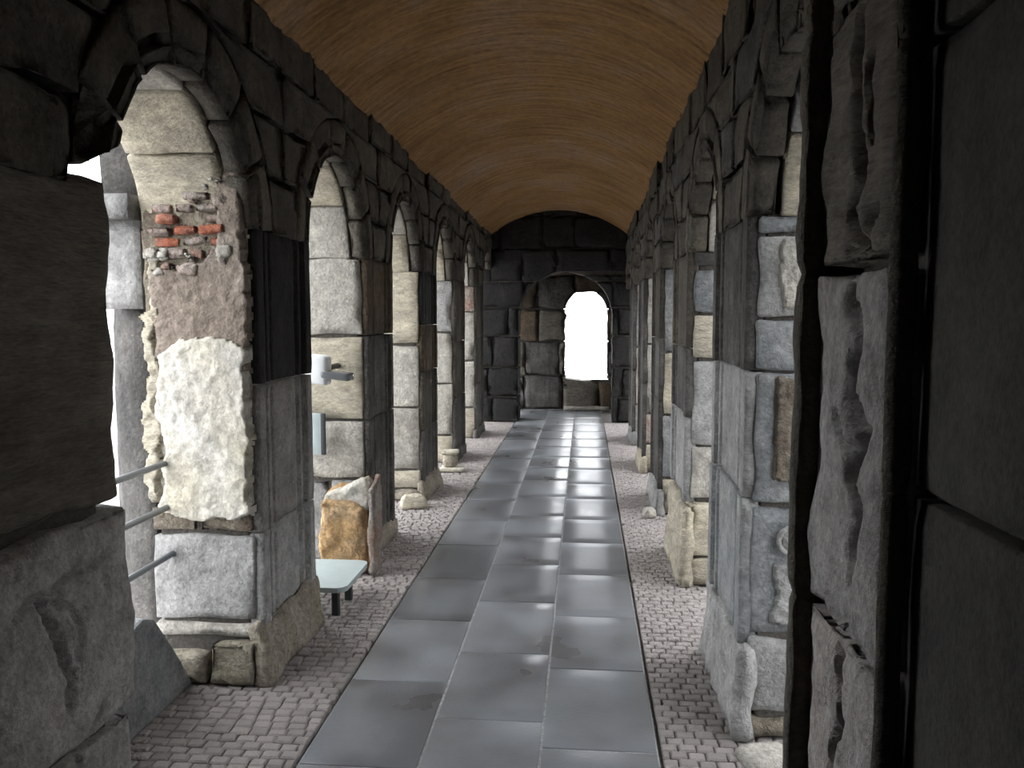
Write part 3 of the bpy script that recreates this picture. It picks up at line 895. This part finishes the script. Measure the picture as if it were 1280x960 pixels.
# low stone slab standing on the sill of the nearest opening
prof = [(2.34, 0), (3.36, 0), (3.22, .20), (3.06, .40), (2.98, .43), (2.34, .30)]
V = []; F = []
n = len(prof)
for x in (-1.82, -1.68):
    for y, z in prof: V.append((x, y, z))
for k in range(n):
    l = (k+1) % n; F.append((k, l, n+l, n+k))
F += [tuple(range(n)), tuple(n+k for k in range(n))]
o = mesh_obj('sill_slab', V, F, M['slate'], smooth=False, loc=(-1.75, 2.85, 0))
bv = o.modifiers.new('worn_edges', 'BEVEL'); bv.width = .015; bv.segments = 2
o['label'] = 'dark pointed stone slab standing in the nearest left opening'; o['category'] = 'stone slab'

# low bench
t = thing('low_bench', 'low pale blue-grey bench with short dark legs in the left opening', 'bench', (-1.45, 4.4, 0))
def rounded(x0, x1, y0, y1, r, n=5):
    out = []
    for cx, cy, a in ((x1-r, y1-r, 0), (x0+r, y1-r, 90), (x0+r, y0+r, 180), (x1-r, y0+r, 270)):
        for k in range(n+1):
            q = math.radians(a+90*k/n); out.append((cx+r*math.cos(q), cy+r*math.sin(q)))
    return out
prism('bench_top', rounded(-1.68, -1.235, 4.14, 4.64, .06), .145, .172, M['bench_top'], t, amp=0, smooth=False)
for x, y in ((-1.31, 4.22), (-1.31, 4.46), (-1.60, 4.22), (-1.60, 4.46)):
    prism('leg', rounded(x-.02, x+.02, y-.02, y+.02, .008, 2), 0, .147, M['dark_metal'], t, amp=0, smooth=False)

# upright ochre block
t = thing('sandstone_block', 'upright broken block of ochre sandstone with whitish sloping top', 'stone block', (-1.44, 5.0, 0))
def ob(p):
    u, v, w = p.x/.32, p.y/.22, p.z/.5
    zt = .47-.05*u+.20*max(0, v-.2)*(.4+1.1*u)
    return Vector((-1.62+.02*w*(1-u)+p.x*(1+.06*math.sin(w*5)), 4.83+p.y+.05*u, zt*w))
V, F = stone((.32, .22, .5), ob, res=.018, r=.03, amp=.03, seed=61, freq=9)
mesh_obj('body', V, F, M['orange'], t)
V, F = stone((.30, .17, .16), lambda p: Vector((-1.60+p.x, 4.885+p.y+.04*p.x/.3, .42-.04*p.x/.3+p.z*(.5+1.0*p.x/.3))), res=.016, r=.03, amp=.03, seed=64, freq=10)
mesh_obj('fracture', V, F, M['white_plaster'], t)
V, F = stone((.06, .20, .50), lambda p: Vector((-1.31+p.x, 4.86+p.y, p.z*(1.06+.9*p.y))), res=.018, r=.02, amp=.02, seed=66, freq=9)
mesh_obj('side_skin', V, F, M['brick_pale'], t)

# floodlight on the second pier
t = thing('floodlight', 'white and grey floodlight fixed to the second left pier', 'floodlight', (-1.56, 5.1, 1.2))
V, F = stone((.13, .12, .17), lambda p: Vector((-1.63+p.x, 4.72+p.y+.1*p.z, 1.19+p.z-.15*max(0, p.x-.05))), res=.03, r=.02, amp=0)
mesh_obj('housing', V, F, M['lamp_white'], t)
V, F = stone((.17, .13, .045), lambda p: Vector((-1.535+p.x, 4.72+p.y, 1.225+p.z-.12*p.x)), res=.03, r=.012, amp=0)
mesh_obj('lamp_head', V, F, M['lamp_glass'], t)
tube('bracket', [(-1.56, 4.82, 1.27), (-1.56, 5.17, 1.27)], .018, M['dark_metal'], t)

# fallen fragments
def fragment(label, cx, cy, dim, mat, seed, name='stone_fragment', rz=.3):
    def mp(p):
        x, y = p.x-dim[0]/2, p.y-dim[1]/2
        k = 1-.3*p.z/dim[2]
        return Vector((cx+(x*math.cos(rz)-y*math.sin(rz))*k, cy+(x*math.sin(rz)+y*math.cos(rz))*k, p.z-.006))
    V, F = stone(dim, mp, res=.022, r=min(dim)*.25, amp=min(dim)*.14, seed=seed, freq=9)
    o = mesh_obj(name, V, F, mat, loc=(cx, cy, 0)); o['label'] = label; o['category'] = 'stone'; o['group'] = 'fallen fragments'
fragment('rounded pale lump lying at the foot of the third left pier', -1.40, 6.68, (.26, .20, .12), M['cream'], 71)
t = thing('column_base', 'small broken column base on a white slab by fourth left pier', 'column base', (-1.33, 8.35, 0))
V, F = stone((.26, .22, .045), box_map(-1.46, 8.2, 0), res=.03, r=.012, amp=.008, seed=81); mesh_obj('plinth', V, F, M['white_plaster'], t)
prof = [(-1.36+.085*math.cos(2*math.pi*k/14), 8.33+.085*math.sin(2*math.pi*k/14)) for k in range(14)]
prism('shaft', prof, .045, .17, M['moss'], t, res=.03, amp=.02, seed=83)
V, F = stone((.18, .17, .05), box_map(-1.45, 8.245, .165), res=.03, r=.02, amp=.012, seed=85); mesh_obj('cap', V, F, M['white_plaster'], t)
fragment('grey stump of stone at the foot of the nearest right pier', .66, 2.93, (.22, .16, .05), M['pale'], 91)
fragment('small pale stone beside the third right pier', .52, 6.5, (.12, .12, .10), M['pale'], 95)
